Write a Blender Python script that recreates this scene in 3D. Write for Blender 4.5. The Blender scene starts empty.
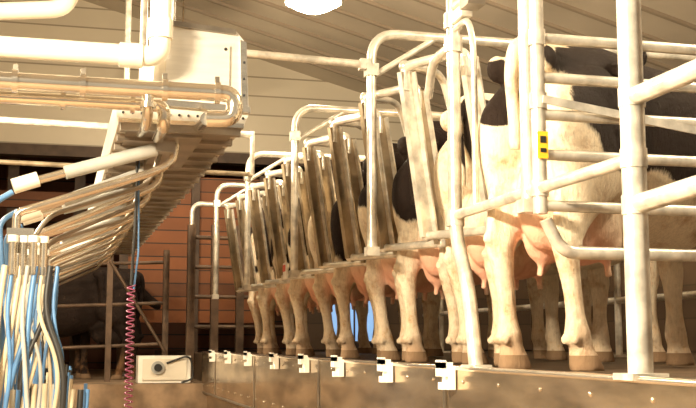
import bpy, math, random
from mathutils import Vector, Matrix, noise
random.seed(4)
scene = bpy.context.scene
scene.view_settings.view_transform = 'Standard'
scene.view_settings.look = 'None'

# ------------------------------------------------------------ materials
def new_mat(name):
    m = bpy.data.materials.new(name); m.use_nodes = True
    nt = m.node_tree
    return m, nt, nt.nodes['Principled BSDF']

def mat(name, col, rough=0.5, metal=0.0, var=0.0, scale=6.0, bump=0.0, col2=None, stretch=None, emis=None):
    m, nt, b = new_mat(name)
    b.inputs['Roughness'].default_value = rough
    b.inputs['Metallic'].default_value = metal
    tc = nt.nodes.new('ShaderNodeTexCoord')
    mp = nt.nodes.new('ShaderNodeMapping')
    if stretch: mp.inputs['Scale'].default_value = stretch
    nt.links.new(tc.outputs['Object'], mp.inputs['Vector'])
    n = nt.nodes.new('ShaderNodeTexNoise'); n.inputs['Scale'].default_value = scale
    n.inputs['Detail'].default_value = 6
    nt.links.new(mp.outputs[0], n.inputs['Vector'])
    r = nt.nodes.new('ShaderNodeValToRGB')
    c2 = col2 if col2 else tuple(max(0, c*(1-var)) for c in col)
    r.color_ramp.elements[0].position = 0.35; r.color_ramp.elements[0].color = (*c2, 1)
    r.color_ramp.elements[1].position = 0.62; r.color_ramp.elements[1].color = (*col, 1)
    nt.links.new(n.outputs['Fac'], r.inputs['Fac'])
    nt.links.new(r.outputs['Color'], b.inputs['Base Color'])
    if bump:
        bp = nt.nodes.new('ShaderNodeBump'); bp.inputs['Strength'].default_value = bump
        bp.inputs['Distance'].default_value = 0.01
        nt.links.new(n.outputs['Fac'], bp.inputs['Height'])
        nt.links.new(bp.outputs[0], b.inputs['Normal'])
    if emis:
        b.inputs['Emission Color'].default_value = (*emis[0], 1)
        b.inputs['Emission Strength'].default_value = emis[1]
    return m

def stripe_mat(name, axis, period, width, col, line, rough=0.6, var=0.15):
    m, nt, b = new_mat(name)
    b.inputs['Roughness'].default_value = rough
    tc = nt.nodes.new('ShaderNodeTexCoord')
    sp = nt.nodes.new('ShaderNodeSeparateXYZ'); nt.links.new(tc.outputs['Object'], sp.inputs[0])
    d = nt.nodes.new('ShaderNodeMath'); d.operation = 'DIVIDE'; d.inputs[1].default_value = period
    nt.links.new(sp.outputs[axis], d.inputs[0])
    f = nt.nodes.new('ShaderNodeMath'); f.operation = 'FRACT'; nt.links.new(d.outputs[0], f.inputs[0])
    lt = nt.nodes.new('ShaderNodeMath'); lt.operation = 'LESS_THAN'; lt.inputs[1].default_value = width
    nt.links.new(f.outputs[0], lt.inputs[0])
    fl = nt.nodes.new('ShaderNodeMath'); fl.operation = 'FLOOR'; nt.links.new(d.outputs[0], fl.inputs[0])
    wn = nt.nodes.new('ShaderNodeTexWhiteNoise'); wn.noise_dimensions = '1D'; nt.links.new(fl.outputs[0], wn.inputs['W'])
    n = nt.nodes.new('ShaderNodeTexNoise'); n.inputs['Scale'].default_value = 2.5; n.inputs['Detail'].default_value = 8
    nt.links.new(tc.outputs['Object'], n.inputs['Vector'])
    ad = nt.nodes.new('ShaderNodeMath'); ad.operation = 'ADD'
    nt.links.new(wn.outputs['Value'], ad.inputs[0]); nt.links.new(n.outputs['Fac'], ad.inputs[1])
    hf = nt.nodes.new('ShaderNodeMath'); hf.operation = 'MULTIPLY'; hf.inputs[1].default_value = 0.6
    nt.links.new(ad.outputs[0], hf.inputs[0])
    mx = nt.nodes.new('ShaderNodeMix'); mx.data_type = 'RGBA'
    mx.inputs[6].default_value = (*[c*(1-var) for c in col], 1); mx.inputs[7].default_value = (*col, 1)
    nt.links.new(hf.outputs[0], mx.inputs[0])
    m2 = nt.nodes.new('ShaderNodeMix'); m2.data_type = 'RGBA'; m2.inputs[7].default_value = (*line, 1)
    nt.links.new(mx.outputs[2], m2.inputs[6]); nt.links.new(lt.outputs[0], m2.inputs[0])
    nt.links.new(m2.outputs[2], b.inputs['Base Color'])
    return m

M = {}
M['galv'] = mat('galvanised_steel', (.84, .79, .69), .28, .5, .4, 14, .15)
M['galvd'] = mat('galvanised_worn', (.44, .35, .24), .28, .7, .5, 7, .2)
M['rust'] = mat('weathered_steel', (.13, .08, .05), .5, .4, .5, 7, .2)
M['steel'] = mat('stainless_steel', (.88, .82, .71), .15, .95, .2, 3, .03, stretch=(1, .3, 6))
M['cab'] = mat('brushed_stainless', (.84, .80, .72), .32, .45, .12, 4, .03, stretch=(1, .3, 8))
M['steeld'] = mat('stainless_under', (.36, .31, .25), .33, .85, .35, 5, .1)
M['curb'] = mat('curb_steel', (.60, .46, .31), .18, .88, .5, 5, .12, stretch=(1, .5, 2))
M['pvc'] = mat('pvc_white', (.78, .72, .60), .3, 0, .1, 3)
M['grey'] = mat('grey_rubber', (.42, .42, .39), .5, 0, .2, 8)
M['black'] = mat('black_rubber', (.02, .02, .02), .5, 0, .2, 8)
M['blue'] = mat('blue_hose', (.10, .24, .48), .35, 0, .3, 8)
M['clear'] = mat('milk_hose', (.62, .52, .36), .25, 0, .2, 8)
M['purple'] = mat('purple_air_hose', (.28, .05, .12), .35, 0, .2, 8)
M['plast'] = mat('white_plastic', (.88, .85, .77), .4, 0, .1, 8)
M['yellow'] = mat('yellow_label', (.85, .50, .03), .5, 0, .1, 8)
M['red'] = mat('red_label', (.6, .06, .03), .5, 0, .1, 8)
M['conc'] = mat('concrete', (.30, .20, .12), .8, 0, .5, 4, .4)
M['concd'] = mat('concrete_wet', (.11, .07, .04), .45, 0, .5, 3, .4)
M['siding'] = stripe_mat('white_siding', 2, .30, .08, (.60, .53, .41), (.30, .25, .18))
M['ceil'] = mat('ceiling_panel', (.46, .39, .30), .42, 0, .15, 1.2)
M['rib'] = mat('ceiling_rib', (.28, .22, .16), .5, 0, .1, 2)
M['wood'] = stripe_mat('wood_planks', 2, .19, .09, (.26, .085, .025), (.02, .01, .006), .7, .75)
M['woodd'] = stripe_mat('wood_planks_dark', 2, .25, .09, (.13, .040, .014), (.012, .007, .005), .8, .6)
M['beam'] = mat('dark_beam', (.08, .048, .03), .7, 0, .4, 5)
M['wallr'] = stripe_mat('side_wall_panel', 2, .4, .05, (.11, .065, .034), (.05, .03, .015), .6, .5)
M['lampglow'] = mat('lamp_diffuser', (1, .95, .85), .4, 0, 0, 1, emis=((1, .93, .78), 14))
M['win'] = mat('window_pane', (.3, .5, .8), .2, 0, 0.1, 1, emis=((.28, .55, 1.0), .75))

def cow_material():
    m, nt, b = new_mat('cow_hide')
    N = nt.nodes; L = nt.links
    b.inputs['Roughness'].default_value = .7
    b.inputs['Specular IOR Level'].default_value = .22
    at = N.new('ShaderNodeAttribute'); at.attribute_name = 'patch'
    pk = N.new('ShaderNodeAttribute'); pk.attribute_name = 'pink'
    tc = N.new('ShaderNodeTexCoord')
    sp = N.new('ShaderNodeSeparateXYZ'); L.new(tc.outputs['Object'], sp.inputs[0])
    mpp = N.new('ShaderNodeMapping'); mpp.inputs['Scale'].default_value = (1, 1, .22); L.new(tc.outputs['Object'], mpp.inputs[0])
    n = N.new('ShaderNodeTexNoise'); n.inputs['Scale'].default_value = 90; n.inputs['Detail'].default_value = 8; n.inputs['Roughness'].default_value = .75
    L.new(mpp.outputs[0], n.inputs['Vector'])
    n2 = N.new('ShaderNodeTexNoise'); n2.inputs['Scale'].default_value = 6; n2.inputs['Detail'].default_value = 10; n2.inputs['Roughness'].default_value = .65
    L.new(tc.outputs['Object'], n2.inputs['Vector'])
    ma = N.new('ShaderNodeMath'); ma.operation = 'MULTIPLY_ADD'; ma.inputs[1].default_value = .16
    L.new(n.outputs['Fac'], ma.inputs[0]); L.new(at.outputs['Fac'], ma.inputs[2])
    mr = N.new('ShaderNodeMapRange'); mr.inputs['From Min'].default_value = .05; mr.inputs['From Max'].default_value = .10
    L.new(ma.outputs[0], mr.inputs['Value'])
    cr = N.new('ShaderNodeValToRGB')
    cr.color_ramp.elements[0].position = .32; cr.color_ramp.elements[0].color = (.52, .30, .14, 1)
    cr.color_ramp.elements[1].position = .51; cr.color_ramp.elements[1].color = (.95, .82, .62, 1)
    L.new(n2.outputs['Fac'], cr.inputs['Fac'])
    fr = N.new('ShaderNodeMapRange'); fr.inputs['From Min'].default_value = .35; fr.inputs['From Max'].default_value = .65
    fr.inputs['To Min'].default_value = .74; fr.inputs['To Max'].default_value = 1.0; L.new(n.outputs['Fac'], fr.inputs['Value'])
    vm = N.new('ShaderNodeVectorMath'); vm.operation = 'SCALE'; L.new(cr.outputs['Color'], vm.inputs[0]); L.new(fr.outputs[0], vm.inputs['Scale'])
    mp = N.new('ShaderNodeMix'); mp.data_type = 'RGBA'; mp.inputs[7].default_value = (.86, .47, .33, 1)
    L.new(pk.outputs['Fac'], mp.inputs[0]); L.new(vm.outputs[0], mp.inputs[6])
    mb = N.new('ShaderNodeMix'); mb.data_type = 'RGBA'; mb.inputs[7].default_value = (.017, .009, .006, 1)
    L.new(mr.outputs[0], mb.inputs[0]); L.new(mp.outputs[2], mb.inputs[6])
    dz = N.new('ShaderNodeMapRange'); dz.inputs['From Min'].default_value = .46; dz.inputs['From Max'].default_value = .04
    dz.inputs['To Max'].default_value = .8
    L.new(sp.outputs[2], dz.inputs['Value'])
    dm = N.new('ShaderNodeMath'); dm.operation = 'MULTIPLY'; L.new(dz.outputs[0], dm.inputs[0])
    n3 = N.new('ShaderNodeMapRange'); n3.inputs['From Min'].default_value = .42; n3.inputs['From Max'].default_value = .58
    L.new(n2.outputs['Fac'], n3.inputs['Value']); L.new(n3.outputs[0], dm.inputs[1])
    md = N.new('ShaderNodeMix'); md.data_type = 'RGBA'; md.inputs[7].default_value = (.30, .15, .065, 1)
    L.new(dm.outputs[0], md.inputs[0]); L.new(mb.outputs[2], md.inputs[6])
    hf = N.new('ShaderNodeMath'); hf.operation = 'LESS_THAN'; hf.inputs[1].default_value = .062
    L.new(sp.outputs[2], hf.inputs[0])
    mh = N.new('ShaderNodeMix'); mh.data_type = 'RGBA'; mh.inputs[7].default_value = (.24, .15, .085, 1)
    L.new(hf.outputs[0], mh.inputs[0]); L.new(md.outputs[2], mh.inputs[6])
    L.new(mh.outputs[2], b.inputs['Base Color'])
    bp = N.new('ShaderNodeBump'); bp.inputs['Strength'].default_value = .7; bp.inputs['Distance'].default_value = .016
    ad = N.new('ShaderNodeMath'); ad.operation = 'ADD'; L.new(n.outputs['Fac'], ad.inputs[0])
    m3 = N.new('ShaderNodeMath'); m3.operation = 'MULTIPLY'; m3.inputs[1].default_value = 2.5; L.new(n2.outputs['Fac'], m3.inputs[0]); L.new(m3.outputs[0], ad.inputs[1])
    L.new(ad.outputs[0], bp.inputs['Height']); L.new(bp.outputs[0], b.inputs['Normal'])
    return m
COW = cow_material()

# ------------------------------------------------------------ mesh builder
def fillet(pts, bend, n=7):
    pts = [Vector(p) for p in pts]
    if bend <= 0 or len(pts) < 3: return pts
    out = [pts[0]]
    for i in range(1, len(pts)-1):
        a, b, c = pts[i-1], pts[i], pts[i+1]
        u = (a-b); v = (c-b)
        d = min(bend, u.length*.48, v.length*.48)
        p0 = b+u.normalized()*d; p1 = b+v.normalized()*d
        for k in range(n+1):
            t = k/n
            out.append(p0*(1-t)**2 + b*2*t*(1-t) + p1*t*t)
    out.append(pts[-1])
    return out

class MB:
    def __init__(s): s.v=[]; s.f=[]; s.m=[]; s.s=[]; s.mats=[]
    def mi(s, m):
        if m not in s.mats: s.mats.append(m)
        return s.mats.index(m)
    def add(s, vs, fs, m, smooth):
        o = len(s.v); s.v += [tuple(v) for v in vs]; i = s.mi(m)
        for f in fs:
            s.f.append([o+a for a in f]); s.m.append(i); s.s.append(smooth)
    def tube(s, pts, r, m, bend=0.0, seg=14, rads=None):
        P = fillet(pts, bend); n = len(P)
        if rads is None: rads = [r]*n
        T = []
        for i in range(n):
            a = P[max(0, i-1)]; b = P[min(n-1, i+1)]
            T.append((b-a).normalized())
        up = Vector((0, 0, 1)) if abs(T[0].z) < .9 else Vector((1, 0, 0))
        u = T[0].cross(up).normalized(); vs = []
        for i in range(n):
            u = (u - T[i]*u.dot(T[i])).normalized(); w = T[i].cross(u)
            for k in range(seg):
                a = 2*math.pi*k/seg
                vs.append(P[i] + (u*math.cos(a) + w*math.sin(a))*rads[i])
        fs = [[i*seg+k, i*seg+(k+1) % seg, (i+1)*seg+(k+1) % seg, (i+1)*seg+k] for i in range(n-1) for k in range(seg)]
        s.add(vs, fs, m, True)
        s.add(vs[:seg], [list(range(seg))[::-1]], m, False)
        s.add(vs[-seg:], [list(range(seg))], m, False)
    def box(s, c, size, m, ax=None):
        c = Vector(c); A = ax or (Vector((1,0,0)), Vector((0,1,0)), Vector((0,0,1)))
        vs = [c + A[0]*(sx*size[0]/2) + A[1]*(sy*size[1]/2) + A[2]*(sz*size[2]/2)
              for sx in (-1,1) for sy in (-1,1) for sz in (-1,1)]
        s.add(vs, [[0,1,3,2],[4,6,7,5],[0,4,5,1],[2,3,7,6],[0,2,6,4],[1,5,7,3]], m, False)
    def bar(s, p0, p1, w, t, m, side=None):
        p0 = Vector(p0); p1 = Vector(p1); d = (p1-p0); z = d.normalized()
        x = Vector(side) if side else Vector((0,1,0)); x = (x - z*x.dot(z)).normalized(); y = z.cross(x)
        s.box((p0+p1)/2, (w, t, d.length), m, (x, y, z))
    def ball(s, c, r, m, seg=12, rings=8):
        c = Vector(c); r = Vector(r) if hasattr(r, '__len__') else Vector((r,r,r)); vs = []
        for i in range(rings+1):
            t = math.pi*(i+.001)/(rings+.002)
            for k in range(seg):
                a = 2*math.pi*k/seg
                vs.append((c.x+r.x*math.sin(t)*math.cos(a), c.y+r.y*math.sin(t)*math.sin(a), c.z+r.z*math.cos(t)))
        fs = [[i*seg+k, (i+1)*seg+k, (i+1)*seg+(k+1) % seg, i*seg+(k+1) % seg] for i in range(rings) for k in range(seg)]
        fs += [list(range(seg)), [rings*seg+k for k in range(seg)][::-1]]
        s.add(vs, fs, m, True)
    def prism(s, poly, y0, y1, m):
        n = len(poly)
        vs = [(x, y0, z) for x, z in poly] + [(x, y1, z) for x, z in poly]
        fs = [[i, (i+1) % n, n+(i+1) % n, n+i] for i in range(n)] + [list(range(n))[::-1], [n+i for i in range(n)]]
        s.add(vs, fs, m, False)
    def lathe(s, c, prof, m, seg=24):
        vs = [(c[0]+r*math.cos(2*math.pi*k/seg), c[1]+r*math.sin(2*math.pi*k/seg), c[2]+z) for r, z in prof for k in range(seg)]
        fs = [[i*seg+k, i*seg+(k+1) % seg, (i+1)*seg+(k+1) % seg, (i+1)*seg+k] for i in range(len(prof)-1) for k in range(seg)]
        s.add(vs, fs, m, True)
    def done(s, name, loc=(0,0,0)):
        loc = Vector(loc)
        me = bpy.data.meshes.new(name)
        me.from_pydata([tuple(Vector(v)-loc) for v in s.v], [], s.f)
        for m in s.mats: me.materials.append(m)
        me.polygons.foreach_set('material_index', s.m)
        me.polygons.foreach_set('use_smooth', s.s)
        me.update()
        o = bpy.data.objects.new(name, me); o.location = loc
        scene.collection.objects.link(o)
        return o

# ------------------------------------------------------------ room shell
CE = lambda x: 4.55 - .27*(x-2.75)
b = MB(); b.box((4.6, 5.5, -.62), (5.72, 15.0, 1.22), M['concd']); b.done('floor_platform')
b = MB(); b.box((-1.2, 4.9, -1.1), (5.9, 15.8, .2), M['conc']); b.done('floor')
b = MB(); b.box((-1.2, 16.6, -.675), (5.9, 7.6, .65), M['conc']); b.box((4.6, 16.7, -.62), (5.7, 7.4, 1.2), M['concd']); b.done('floor_holding_area')
b = MB()
x0, x1 = -4.2, 7.5
vs = [(x0,-3,CE(x0)),(x1,-3,CE(x1)),(x1,20.4,CE(x1)),(x0,20.4,CE(x0))]
vs += [(x,y,z+.1) for x,y,z in vs]
b.add(vs, [[0,3,2,1],[4,5,6,7],[0,1,5,4],[1,2,6,5],[2,3,7,6],[3,0,4,7]], M['ceil'], False)
y = -2.8
while y < 16.4:
    b.bar((x0, y, CE(x0)-.02), (x1, y, CE(x1)-.02), .05, .04, M['rib'])
    y += .62
b.done('ceiling')
b = MB(); b.box((1.65, 16.6, 4.6), (11.7, .15, 3.3), M['siding'])
b.box((1.65, 16.5, 2.9), (11.7, .22, .16), M['beam'])
b.box((5.6, 16.6, 1.45), (3.8, .14, 2.9), M['wallr'])
b.done('wall_back')
b = MB(); b.box((1.65, 20.4, 2.6), (11.9, .15, 6.2), M['woodd']); b.done('wall_holding_area')
b = MB(); b.box((7.5, 8.5, 1.6), (.15, 23, 3.6), M['wallr']); b.done('wall_right')
b = MB(); b.box((-4.2, 8.5, 2.6), (.15, 23, 7.6), M['siding']); b.done('wall_left')
b = MB(); b.box((4.45, 16.5, .45), (.80, .04, .62), M['win'])
for dx in (-.42, .42): b.box((4.45+dx, 16.46, .45), (.04, .06, .66), M['beam'])
for dz in (-.33, .33): b.box((4.45, 16.46, .45+dz), (.88, .06, .04), M['beam'])
b.box((4.45, 16.46, .45), (.02, .04, .62), M['beam'])
b.done('window_1')
b = MB(); b.box((1.9, 15.9, 1.45), (2.1, .08, 2.1), M['wood'])
for x in (.9, 1.9, 2.9): b.box((x, 15.85, 1.1), (.12, .12, 2.9), M['beam'])
b.done('wooden_partition')
b = MB()
for x in (-2.6, -.7, .3): b.box((x, 17.6, 1.3), (.16, .16, 3.3), M['beam'])
b.box((-1.0, 17.5, 2.3), (4.6, .12, .25), M['wood'])
b.box((-1.0, 17.5, 1.7), (4.6, .12, .25), M['wood'])
b.done('timber_frame')

# ------------------------------------------------------------ curb
b = MB()
b.prism([(1.66,-.46),(1.70,-.46),(1.74,-1.0),(1.76,-1.0),(1.76,.012),(1.665,.012),(1.655,0)], -1.5, 12.9, M['curb'])
b.tube([(1.66,-1.5,.005),(1.66,12.9,.005)], .012, M['steel'], seg=8)
b.tube([(1.66,-1.5,-.45),(1.66,12.9,-.45)], .012, M['steeld'], seg=8)
yy = 0.2
while yy < 12.8:
    for z in (-.05, -.36): b.ball((1.655, yy, z), (.006,.009,.009), M['steel'], 8, 4)
    yy += .38
for yy in (2.2, 4.6, 7.0, 9.4, 11.8): b.box((1.652, yy, -.22), (.006, .03, .44), M['steeld'])
b.done('platform_curb')
for i, yy in enumerate((4.5, 5.4, 6.38, 7.3, 8.35, 9.55, 10.7, 11.8)):
    b = MB()
    b.box((1.635, yy, -.035), (.03, .085, .1), M['plast'])
    for d in (-.03, .03):
        b.box((1.615, yy+d, 0.0), (.05, .022, .06), M['plast'])
        b.box((1.60, yy+d, .022), (.02, .022, .035), M['plast'])
    b.box((1.62, yy, -.07), (.05, .05, .03), M['plast'])
    b.done('hose_holder', (1.635, yy, -.035))

# ------------------------------------------------------------ portal frames (arches)
for i, Y in enumerate((3.78, 5.91, 8.0, 10.1, 12.2)):
    b = MB()
    b.tube([(1.70, Y, .60), (1.70, Y, 1.88 if i else 2.35), (4.35, Y, 1.88 if i else 2.35), (4.35, Y, 0)], .028, M['galv'], bend=.16)
    b.tube([(1.70, Y, 1.62), (2.1, Y, 1.88)], .018, M['galv'])
    b.box((1.70, Y, 1.66), (.07, .07, .07), M['galv'])
    b.box((1.70, Y, .62), (.07, .07, .05), M['galv'])
    b.box((4.35, Y, .01), (.16, .16, .02), M['galv'])
    b.done('stall_arch_frame')
b = MB()
for z in (.45, .85, 1.2): b.tube([(4.35, 1.5, z), (4.35, 12.8, z)], .027, M['galv'])
b.done('stall_front_rail')

# ------------------------------------------------------------ rump gates
H = math.radians(28)
hd = Vector((math.cos(H), math.sin(H), 0)); pr = Vector((math.sin(H), -math.cos(H), 0))
for k in range(9):
    Y = 5.29+.757*k
    tf = Vector((1.70, Y, 1.50)); tn = tf+pr*.42
    bf = tf+hd*.16-pr*.0; bf.z = .66; bn = bf+pr*.44
    b = MB()
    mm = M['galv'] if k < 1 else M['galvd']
    up = Vector((0,0,.03))
    b.tube([tf-Vector((0,0,.10)), tf+up, tn+up, tn-Vector((0,0,.10))], .024, M['galv'], bend=.05)
    b.bar(tf, bf, .085, .03, mm, side=hd)
    b.bar(tn, bn, .085, .03, mm, side=hd)
    b.bar(tf+pr*.018+hd*.035, bf+pr*.018+hd*.035, .012, .05, M['galv'], side=hd)
    b.bar(tn+pr*.018+hd*.035, bn+pr*.018+hd*.035, .012, .05, M['galv'], side=hd)
    b.tube([bf-pr*.03, bn+pr*.12], .022, M['galv'])
    b.tube([tf+up, tf+up+hd*.28+Vector((0,0,.02)), tf+hd*.36-Vector((0,0,.16))], .02, M['galv'], bend=.1)
    b.ball(tf+up, .032, M['galv'], 10, 6)
    b.ball(bf, .03, M['galv'], 10, 6); b.ball(bn, .03, M['galv'], 10, 6)
    b.done('rump_gate', tf)
b = MB(); b.box((1.69, 8.28, .66), (.015, .11, .12), M['plast']); b.box((1.682, 8.28, .68), (.01, .08, .05), M['red']); b.done('stall_number_tag')

# ------------------------------------------------------------ near entrance gate assembly
b = MB()
b.tube([(1.70, 3.0, -.0), (1.70, 3.0, 3.0)], .038, M['galv'], seg=20)
b.box((1.70, 3.0, .012), (.12, .12, .02), M['galv'])
b.tube([(1.70, 3.0, .865), (1.70, 1.2, .865)], .03, M['galv'])
b.tube([(1.70, 3.0, .53), (1.72, 1.2, .60)], .03, M['galv'])
b.tube([(1.70, 4.56, .674), (1.70, 3.0, .674)], .022, M['galv'])
for z in (.53, .674, .865): b.tube([(1.70, 3.0, z-.03), (1.70, 3.0, z+.03)], .042, M['galv'])
b.done('entrance_gate_post')
b = MB()
Yb = 3.68
b.tube([(1.70, Yb, .58), (1.70, Yb, 2.6)], .027, M['galv'])
for z in (.61, .80, .95, 1.09, 1.24): b.tube([(1.70, Yb, z), (3.6, Yb, z)], .021, M['galv'])
b.tube([(1.72, Yb, .56), (1.78, Yb, .44), (3.6, Yb, .44)], .024, M['galv'], bend=.09)
b.bar((1.7, Yb-.04, 1.0), (3.6, Yb-.04, .74), .03, .008, M['galv'], side=(0,0,1))
b.tube([(3.6, Yb, .44), (3.6, Yb, 1.9)], .028, M['galv'])
b.tube([(3.6, Yb, 0), (3.6, Yb, .46)], .03, M['galv'])
for z in (.674, 1.24, 1.0): b.tube([(1.70, Yb, z-.03), (1.70, Yb, z+.03)], .033, M['galv'])
b.box((1.70, Yb-.032, .83), (.04, .006, .10), M['yellow'])
b.box((1.70, Yb-.036, .85), (.022, .003, .025), M['black']); b.box((1.70, Yb-.036, .81), (.022, .003, .015), M['black'])
b.done('entrance_gate')
b = MB()
b.tube([(1.70, 4.34, 0.0), (1.70, 4.42, .36), (1.70, 4.57, .58), (1.70, 4.57, 2.6)], .031, M['galv'], bend=.14, seg=18)
b.box((1.70, 4.34, .012), (.10, .10, .02), M['galv'])
b.tube([(1.70, 4.57, 1.45), (1.70, 4.85, 1.45), (1.72, 4.98, 1.3)], .022, M['galv'], bend=.12)
b.tube([(1.70, 4.57, 1.52), (1.70, 4.38, 1.52), (1.70, 4.32, 1.40), (1.70, 4.32, .66)], .014, M['galv'], bend=.06)
for z in (.66, 1.45, 1.56): b.tube([(1.70, 4.57, z-.035), (1.70, 4.57, z+.035)], .042, M['galv'])
b.box((1.70, 4.46, 1.56), (.05, .14, .05), M['galv'])
b.box((1.69, 4.3, 1.60), (.08, .10, .11), M['steeld'])
b.tube([(1.70, 4.57, 1.62), (1.70, 3.7, 1.62)], .02, M['galv'])
b.bar((1.70, 4.50, .62), (1.70, 4.34, .62), .05, .02, M['galv'])
b.done('gate_hinge_post')

# ------------------------------------------------------------ overhead cabinet
b = MB()
b.prism([(.25,1.12),(.83,1.12),(.86,1.20),(.84,1.54),(.79,1.60),(.42,1.625),(.40,1.26),(.23,1.22)], 5.1, 12.6, M['cab'])
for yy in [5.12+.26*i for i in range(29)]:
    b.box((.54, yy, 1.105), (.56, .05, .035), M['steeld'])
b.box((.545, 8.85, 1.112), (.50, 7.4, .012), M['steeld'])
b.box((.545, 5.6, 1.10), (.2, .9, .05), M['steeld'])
b.prism([(.23,1.215),(.86,1.195),(.86,1.225),(.23,1.245)], 5.07, 5.1, M['steel'])
b.prism([(.25,1.12),(.83,1.12),(.83,1.14),(.25,1.14)], 5.07, 5.1, M['steel'])
b.prism([(.42,1.60),(.79,1.575),(.79,1.60),(.42,1.625)], 5.08, 5.1, M['steeld'])
b.prism([(.82,1.22),(.85,1.22),(.84,1.54),(.81,1.55)], 5.08, 5.1, M['steel'])
b.prism([(.46,1.30),(.76,1.29),(.76,1.52),(.46,1.55)], 5.085, 5.1, M['cab'])
for x, z in ((.48,1.32),(.74,1.31),(.48,1.53),(.74,1.50)): b.ball((x, 5.083, z), .008, M['black'], 8, 4)
for z in (1.28, 1.36, 1.44): b.ball((.83, 5.08, z), .007, M['black'], 8, 4)
for i in range(14): b.ball((.27+.043*i, 5.09, 1.17), .007, M['black'], 8, 4)
for i in range(30): b.ball((.862, 5.2+.25*i, 1.24), .008, M['steeld'], 8, 4)
for i in range(8): b.box((.853, 5.9+.9*i, 1.37), (.012, .02, .32), M['steeld'])
for yy in (6.4, 8.6, 10.8):
    b.tube([(.6, yy, 1.56), (.6, yy, CE(.6))], .03, M['galv'])
b.done('overhead_milking_cabinet')

b = MB()
Yp = 4.78
b.tube([(-2.6, Yp, 1.215), (.74, Yp, 1.215), (.74, Yp, 1.10), (.62, Yp+.02, 1.10)], .038, M['steel'], bend=.07, seg=20)
b.tube([(-2.6, Yp+.12, 1.17), (.44, Yp+.12, 1.17), (.44, Yp+.12, 1.08), (.44, 5.2, 1.08)], .03, M['steel'], bend=.05, seg=18)
b.tube([(.62, Yp+.02, 1.10), (.62, 5.2, 1.13)], .03, M['steel'], seg=16)
for x in (-.20, .08, .43, .66):
    b.tube([(x-.012, Yp, 1.215), (x+.012, Yp, 1.215)], .050, M['steel'], seg=20)
    b.box((x, Yp, 1.272), (.02, .02, .03), M['steeld'])
for x in (.0, .30): b.tube([(x-.01, Yp+.12, 1.17), (x+.01, Yp+.12, 1.17)], .042, M['steel'])
b.tube([(.36, Yp, 1.215), (.36, Yp, 1.12), (.36, Yp+.1, 1.07), (.36, 5.2, 1.10)], .024, M['steel'], bend=.05)
b.tube([(.36, Yp, 1.13), (.36, Yp, 1.155)], .036, M['steel'])
b.done('stainless_manifold_pipe')
b = MB()
b.tube([(-2.6, 4.95, 1.405), (.34, 4.95, 1.405)], .048, M['pvc'], seg=20)
b.tube([(.24, 4.95, 1.405), (.34, 4.95, 1.405)], .057, M['pvc'], seg=20)
b.tube([(.29, 4.95, 1.405), (.42, 4.95, 1.405), (.42, 4.95, 1.60), (.42, 4.95, 2.9)], .048, M['pvc'], bend=.08, seg=20)
b.tube([(.42, 4.95, 1.49), (.42, 4.95, 1.58)], .058, M['pvc'], seg=20)
b.tube([(.42, 4.95, 2.9), (.42, 4.95, CE(.42))], .048, M['pvc'], seg=20)
b.done('pvc_vacuum_pipe')
b = MB(); b.tube([(-2.6, 5.35, 1.42), (.02, 5.35, 1.72), (.02, 5.35, 3.2)], .042, M['pvc'], bend=.1, seg=20)
b.tube([(.02, 5.35, 3.2), (.02, 5.35, CE(.02))], .042, M['pvc']); b.done('pvc_wash_pipe')
b = MB(); b.tube([(.62, 5.91, 1.72), (1.70, 5.91, 1.69)], .022, M['galv'])
b.box((1.66, 5.91, 1.69), (.06, .06, .06), M['galv']); b.tube([(.62,5.91,1.60),(.62,5.91,1.74)], .02, M['galv']); b.done('cabinet_brace')
b = MB(); b.tube([(-3.2, 9.9, 2.07), (1.7, 9.9, 2.02)], .03, M['galv'])
b.tube([(-3.2, 9.9, 1.7), (1.7, 9.9, 1.65)], .022, M['galvd']); b.tube([(1.7,10.1,1.62),(1.7,9.88,1.66),(1.7,9.9,2.05)], .022, M['galv'])
b.tube([(-3.2,9.9,-1),(-3.2,9.9,2.1)],.03,M['galv'])
b.done('cross_pipe')

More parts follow.
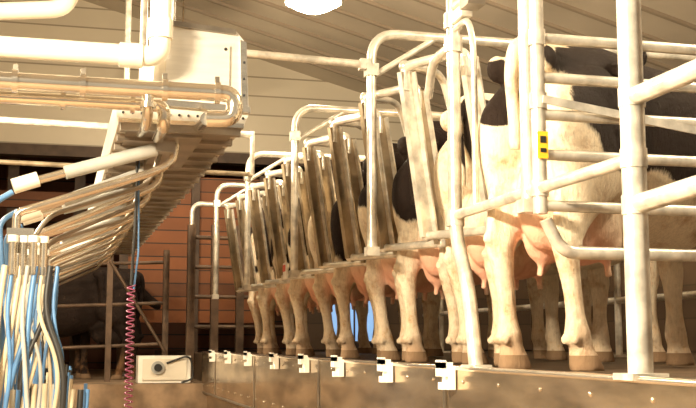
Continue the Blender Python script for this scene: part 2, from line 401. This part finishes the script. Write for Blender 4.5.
# ------------------------------------------------------------ milking arms
for k in range(9):
    Y = 5.28+.757*k
    rnd = random.Random(k)
    b = MB()
    j = rnd.uniform(-.04, .04)
    b.box((.48, Y, 1.07), (.09, .09, .10), M['steeld'])
    b.tube([(.48, Y, 1.05), (-.20, Y-.05, .80+j)], .019, M['steel'])
    b.tube([(.44, Y-.01, 1.035), (.02, Y-.037, .881+j*.7)], .032, M['grey'], seg=16)
    b.tube([(-.10, Y-.045, .837+j), (-.21, Y-.052, .797+j)], .036, M['pvc'], seg=16)
    b.tube([(.54, Y+.04, 1.12), (.53, Y+.04, .98), (.42, Y+.03, .925), (-.13, Y-.02, .70+j), (-.19, Y-.02, .68+j), (-.19, Y-.02, .52)], .020, M['steel'], bend=.07, seg=16)
    b.tube([(.48, Y+.12, 1.06), (.42, Y+.12, .88), (-.05, Y+.06, .68+j), (-.13, Y+.02, .56)], .011, M['steeld'], bend=.07, seg=10)
    b.box((-.17, Y-.02, .60), (.12, .05, .07), M['steel'])
    for q in range(4):
        x = -.20+.045*(q % 4); yy = Y-.06+.03*(q % 2)
        b.tube([(x, yy, .42), (x, yy, .58)], .018, M['steel'], seg=12)
        b.tube([(x, yy, .57), (x, yy, .60)], .023, M['plast'], seg=12)
    for q in range(8):
        x = -.23+.033*q; yy = Y-.08+.025*(q % 3)
        m = [M['clear'], M['blue'], M['clear'], M['grey'], M['blue'], M['clear'], M['black'], M['blue']][q]
        dx = rnd.uniform(-.20, .08); zz = rnd.uniform(-.8, -.3); ex = rnd.uniform(-.08, .09)
        b.tube([(x, yy, .46), (x-.02, yy-.02, .25), (x+dx*.7+ex, yy-.05, -.0), (x+dx, yy, zz), (x+dx+.08, yy+.05, zz-.03), (x+dx+.1, yy+.05, -.1)],
               .010 if q % 2 else .014, m, bend=.17, seg=9)
    b.tube([(-.21, Y-.05, .80), (-.30, Y-.06, .74), (-.27, Y-.06, .40), (-.22, Y-.06, .1), (-.25, Y-.06, -.6)], .014, M['blue'], bend=.1, seg=9)
    b.done('milking_arm', (.48, Y, 1.07))

b = MB(); pts = []
for i in range(560):
    t = i/560; a = t*2*math.pi*34; z = .42-t*1.05
    pts.append((.385+.02*math.cos(a), 6.0+.02*math.sin(a), z))
b.tube([(.40, 6.0, 1.1), (.40, 6.0, .85), (.385, 6.0, .42)], .008, M['black'], seg=8)
b.tube([(.41, 6.02, 1.1), (.42, 6.02, .6), (.40, 6.02, .4)], .005, M['blue'], seg=8)
b.tube(pts, .0042, M['purple'], seg=6)
b.done('coiled_air_hose')

# ------------------------------------------------------------ far end of pit
b = MB()
b.box((1.23, 13.1, -.19), (.60, .34, .31), M['plast'])
b.box((1.23, 12.92, -.19), (.50, .02, .24), M['pvc'])
b.tube([(1.15, 12.93, -.17), (1.15, 12.88, -.17)], .075, M['grey'], seg=20)
b.tube([(1.15, 12.93, -.17), (1.15, 12.86, -.17)], .045, M['black'], seg=20)
b.tube([(1.25, 12.9, -.12), (1.52, 12.88, -.02), (1.56, 12.88, -.3), (1.42, 12.88, -.34)], .012, M['black'], bend=.1)
b.done('control_box')
b = MB(); b.box((-.05, 13.1, -.19), (.30, .34, .31), M['plast']); b.box((-.05, 12.92, -.19), (.22, .02, .2), M['grey']); b.done('junction_box')
b = MB()
for x in (1.52, 1.80, 2.1): b.box((x, 12.98, .75-.17), (.09, .09, 1.84), M['rust'])
b.tube([(1.52, 12.98, 1.45), (1.52, 12.98, 1.75), (2.4, 12.98, 1.75)], .028, M['galv'], bend=.12)
for z in (.3, .65, 1.0, 1.35): b.tube([(1.52, 12.98, z), (2.9, 12.98, z)], .024, M['rust'])
b.done('exit_gate')
b = MB()
for z in (-.05, .45, .95): b.tube([(-2.6, 13.7, z), (1.3, 13.7, z+.15)], .022, M['rust'])
for x in (-2.6, .62, 1.3): b.box((x, 13.7, .45), (.07, .07, 1.6), M['rust'])
b.tube([(.62, 13.66, 1.1), (1.3, 13.66, .0)], .02, M['rust'])
b.done('holding_pen_gate')

# ------------------------------------------------------------ cows
def catmull(a, b_, c, d, t):
    return tuple(.5*((2*q)+(-p+r)*t+(2*p-5*q+4*r-s)*t*t+(-p+3*q-3*r+s)*t**3) for p, q, r, s in zip(a, b_, c, d))
def smooth_rings(R, n=4):
    out = []
    for i in range(len(R)-1):
        a = R[max(0, i-1)]; b_ = R[i]; c = R[i+1]; d = R[min(len(R)-1, i+2)]
        for k in range(n): out.append(catmull(a, b_, c, d, k/n))
    out.append(R[-1]); return out

def cow_mesh(pose):
    b = MB(); m = COW; SEG = 28
    def loft(rings, kind, ex=2.0):
        vs = []; R = smooth_rings(rings)
        for (x, y, z, p, q) in R:
            for k in range(SEG):
                a = 2*math.pi*k/SEG; ca, sa = math.cos(a), math.sin(a)
                ca = math.copysign(abs(ca)**(2/ex), ca); sa = math.copysign(abs(sa)**(2/ex), sa)
                if kind == 'T': vs.append((x, y+p*ca, z+q*sa))
                else: vs.append((x+p*ca, y+q*sa, z))
        n = len(R)
        fs = [[i*SEG+k, i*SEG+(k+1) % SEG, (i+1)*SEG+(k+1) % SEG, (i+1)*SEG+k] for i in range(n-1) for k in range(SEG)]
        fs += [list(range(SEG))[::-1], [(n-1)*SEG+k for k in range(SEG)]]
        b.add(vs, fs, m, True)
    loft([(-.03,0,1.27,.07,.07),(.03,0,1.22,.14,.14),(.14,0,1.15,.19,.22),(.30,0,1.09,.215,.30),(.46,0,1.04,.245,.36),
          (.70,0,.99,.295,.405),(.98,0,.96,.32,.435),(1.22,0,.98,.30,.415),(1.42,0,1.04,.235,.36),(1.58,0,1.10,.16,.28),(1.66,0,1.12,.10,.2)], 'T', 2.2)
    loft([(.05,0,1.38,.032,.03),(.5,0,1.41,.04,.03),(1.0,0,1.385,.04,.03),(1.4,0,1.39,.05,.03)], 'T')
    for s in (-1, 1):
        b.ball((.44, s*.25, 1.33), (.08,.055,.06), m)
        b.ball((-.01, s*.125, 1.265), (.055,.045,.06), m)
        b.ball((.25, s*.185, 1.08), (.19,.09,.19), m)
        b.tube([(.42, s*.25, 1.32), (.40, s*.245, 1.15), (.38, s*.22, .95)], .05, m, seg=10)
    def hind(s, dx):
        L = [(1.22,.20,.135,.14,.085),(1.10,.16,.165,.19,.105),(.98,.155,.175,.20,.112),(.86,.17,.178,.20,.110),(.76,.175,.176,.175,.098),
             (.67,.135,.170,.125,.078),(.59,.08,.162,.09,.060),(.51,.035,.158,.072,.054),(.44,.04,.155,.056,.045),(.33,.06,.155,.043,.037),
             (.22,.072,.155,.043,.038),(.15,.08,.155,.056,.052),(.10,.095,.155,.05,.048),(.06,.11,.157,.062,.058),(.0,.125,.16,.082,.068)]
        R = []
        for z, x, y, rx, ry in L:
            k = max(0, (.95-z)/.95); R.append((x+dx*k, s*y, z, rx, ry))
        loft(R, 'L')
        b.ball((.0+dx*.5, s*.158, .545), (.075,.036,.040), m, 10, 6)
        b.tube([(-.02+dx*.5, s*.158, .56), (.0+dx*.3, s*.165, .72), (.04, s*.168, .86)], .026, m, seg=8)
        b.ball((.05+dx*.5, s*.20, .50), (.03,.02,.03), m, 8, 6)
        b.ball((.025+dx*.9, s*.18, .125), (.02,.02,.024), m, 8, 5); b.ball((.025+dx*.9, s*.13, .125), (.02,.02,.024), m, 8, 5)
        loft([(.30,s*.185,1.0,.15,.1),(.36,s*.20,.88,.13,.09),(.34,s*.195,.78,.11,.075),(.22,s*.175,.68,.09,.06)], 'L')
    def front(s, dx):
        L = [(1.22,1.42,.13,.12,.09),(1.02,1.39,.17,.15,.10),(.86,1.34,.175,.13,.09),(.73,1.32,.17,.10,.078),(.60,1.335,.16,.075,.062),
             (.47,1.35,.155,.066,.060),(.40,1.352,.15,.054,.048),(.27,1.355,.15,.043,.040),(.15,1.36,.15,.057,.054),(.10,1.375,.15,.052,.05),(.06,1.385,.152,.064,.06),(.0,1.40,.155,.082,.068)]
        loft([(x+dx*max(0,(.9-z)/.9), s*y, z, rx, ry) for z, x, y, rx, ry in L], 'L')
    if pose == 0: hind(1,-.01); hind(-1,.05); front(1,.02); front(-1,-.05)
    else: hind(1,.09); hind(-1,-.03); front(1,-.06); front(-1,.03)
    b.ball((.36,0,.64), (.25,.165,.20), m, 20, 14); b.ball((.13,0,.71), (.14,.105,.22), m, 16, 12)
    b.ball((.22,.07,.55), (.12,.075,.11), m); b.ball((.22,-.07,.55), (.12,.075,.11), m)
    b.ball((.46,.07,.56), (.09,.07,.10), m); b.ball((.46,-.07,.56), (.09,.07,.10), m)
    for tx in (.20, .46):
        for s in (-1, 1): b.tube([(tx, s*.072, .52), (tx, s*.082, .39)], .018, m, seg=10)
    b.tube([(.02,0,1.37),(-.055,0,1.34),(-.085,.0,1.22),(-.06,.0,1.02),(-.045,.01,.90)], .028, m, bend=.06, seg=10)
    loft([(1.45,0,1.12,.17,.27),(1.65,0,1.17,.12,.22),(1.85,0,1.22,.095,.165),(1.98,0,1.24,.095,.145),(2.10,0,1.21,.105,.125),(2.22,0,1.13,.088,.105),
          (2.34,0,1.05,.068,.08),(2.44,0,.99,.07,.07),(2.49,0,.97,.05,.045)], 'T')
    for s in (-1, 1):
        b.ball((2.03, s*.17, 1.26), (.035,.10,.05), m, 10, 7)
        b.ball((2.15, s*.095, 1.21), (.03,.02,.025), m, 10, 7)
    o = b.done('tmp')
    rm = o.modifiers.new('r', 'REMESH'); rm.mode = 'VOXEL'; rm.voxel_size = .012; rm.use_smooth_shade = True
    sm = o.modifiers.new('s', 'SMOOTH'); sm.iterations = 5; sm.factor = .5
    dg = bpy.context.evaluated_depsgraph_get()
    me = bpy.data.meshes.new_from_object(o.evaluated_get(dg))
    bpy.data.objects.remove(o)
    return me

POSES = [cow_mesh(0), cow_mesh(1)]

def make_cow(loc, ang, pose, seed, patches=None, dark=0.0):
    me = POSES[pose].copy()
    me.materials.clear(); me.materials.append(COW)
    rnd = random.Random(seed)
    if patches is None:
        patches = []
        for i in range(8):
            patches.append((rnd.uniform(-.05, 1.5), rnd.uniform(-.3, .3), rnd.uniform(.9, 1.4), rnd.uniform(.24, .45), rnd.uniform(.2,.35), rnd.uniform(.2, .36)))
        patches.append((2.1, 0, 1.2, .3, .2, .2))
    pa = me.attributes.new('patch', 'FLOAT', 'POINT'); pi = me.attributes.new('pink', 'FLOAT', 'POINT')
    A = []; B = []
    off = Vector((seed*3.1, seed*1.7, 0))
    for v in me.vertices:
        c = v.co; nz = noise.noise(c*3.2+off)*.36 + noise.noise(c*8+off)*.15
        best = -1
        for (x, y, z, rx, ry, rz) in patches:
            d = math.sqrt(((c.x-x)/rx)**2+((c.y-y)/ry)**2+((c.z-z)/rz)**2)
            best = max(best, 1-d+nz)
        if dark: best = max(best, dark+nz)
        A.append(max(-1, min(1, best)))
        du = math.sqrt(((c.x-.30)/.32)**2+(c.y/.155)**2+((c.z-.58)/.27)**2)
        B.append(max(0, min(1, (1.15-du)*3)))
    pa.data.foreach_set('value', A); pi.data.foreach_set('value', B)
    o = bpy.data.objects.new('cow', me); scene.collection.objects.link(o)
    o.location = loc; o.rotation_euler = (0, 0, ang)
    for p in me.polygons: p.use_smooth = True
    return o

make_cow((1.85, 4.15, 0), H, 0, 1, [(.02,.13,1.17,.15,.12,.15),(1.0,-.3,1.18,.85,.5,.40),(.34,-.36,1.17,.50,.31,.40),(.22,-.24,1.34,.24,.16,.17),(.6,-.2,1.22,.45,.35,.38),(1.2,.1,1.2,.6,.4,.35),(2.1,0,1.2,.3,.2,.2),(1.36,-.15,.30,.07,.07,.1),(1.3,-.15,.6,.08,.08,.1)])
P2 = {
 0: [(.9,0,1.2,.5,.4,.3),(.35,.2,.8,.12,.1,.15),(.05,-.16,1.15,.24,.16,.34)],
 1: [(.12,-.0,1.2,.38,.38,.38),(1.0,0,1.0,.4,.4,.3)],
 2: [(.12,.05,1.22,.3,.3,.32),(.9,-.1,1.1,.4,.3,.35)],
 3: [(.1,0,1.1,.35,.32,.38),(.9,-.1,1.1,.4,.3,.35)],
 5: [(.1,0,1.15,.33,.33,.33),(.9,-.1,1.1,.4,.3,.35)],
 7: [(.1,0,1.15,.33,.33,.33),(.9,-.1,1.1,.4,.3,.35)],
}
for k in range(9):
    make_cow((1.90+.14*hd.x, 5.17+.757*k+.14*hd.y, 0), H+random.uniform(-.03,.03), (k+1) % 2, k+5, P2.get(k))
make_cow((-.9, 14.6, -.35), 0.4, 0, 31, None, .5)
make_cow((1.0, 14.5, -.35), 2.9, 1, 32, None, .6)
make_cow((-2.6, 15.3, -.35), .1, 1, 33, None, .5)

# ------------------------------------------------------------ lamps
def dome(x, y, z, power, r=.27):
    b = MB()
    b.lathe((x, y, z), [(.03,.34),(.08,.33),(.14,.22),(.22,.12),(r,.0),(r-.005,-.004),(r-.02,.004)], M['plast'])
    b.lathe((x, y, z), [(.001,-.10),(.1,-.085),(.18,-.05),(.23,-.015),(r-.02,.004)], M['lampglow'])
    b.tube([(x, y, z+.33), (x, y, CE(x)-.01)], .012, M['galvd'], seg=8)
    b.done('dome_ceiling_lamp', (x, y, z))
    l = bpy.data.lights.new('dome_light', 'POINT'); l.energy = power; l.color = (1, .82, .56); l.shadow_soft_size = .12
    o = bpy.data.objects.new('dome_lamp_light', l); o.location = (x, y, z-.35); scene.collection.objects.link(o)
dome(2.24, 9.75, 3.28, 380)
dome(-1.6, 8.5, 3.6, 180)  # this and the next two: unseen lamps added to brighten the parlour
dome(-1.0, 1.6, 3.2, 130)
dome(3.6, 3.6, 3.2, 420)
dome(1.5, 14.2, 3.6, 80)  # added lamp, kept out of sight behind the cabinet, lights the far end
def added_key_light(x, y, z, L, power):  # added key light: tilted area lamp dressed with an invented tube fixture
    b = MB(); b.box((x, y, z+.05), (.3, L, .08), M['plast'])
    for d in (-.08, .08): b.tube([(x+d, y-L/2+.03, z), (x+d, y+L/2-.03, z)], .018, M['lampglow'])
    b.tube([(x, y, z+.09), (x, y, CE(x)-.01)], .01, M['galvd'], seg=8)
    b.done('added_light_housing', (x, y, z))
    l = bpy.data.lights.new('added_area_light', 'AREA'); l.shape = 'RECTANGLE'; l.size = .3; l.size_y = 1.2; l.energy = power; l.color = (1, .84, .59)
    o = bpy.data.objects.new('added_key_lamp', l); o.location = (x, y, z-.04)
    o.rotation_euler = (0, math.radians(-55), 0); scene.collection.objects.link(o)
added_key_light(-1.7, 2.2, 2.0, 2.4, 1150)  # both stand out of view and light the cows from the pit side
added_key_light(-1.9, 8.4, 2.5, 2.4, 850)

w = bpy.data.worlds.new('world'); scene.world = w; w.use_nodes = True
bg = w.node_tree.nodes['Background']; bg.inputs[0].default_value = (1, .84, .62, 1); bg.inputs[1].default_value = .40

# ------------------------------------------------------------ camera
cam = bpy.data.cameras.new('camera'); cam.lens = 36*1100/696; cam.sensor_width = 36
co = bpy.data.objects.new('camera', cam); co.location = (0, 0, .112)
co.rotation_euler = (math.radians(97.2), 0, math.radians(-14.8))
scene.collection.objects.link(co); scene.camera = co
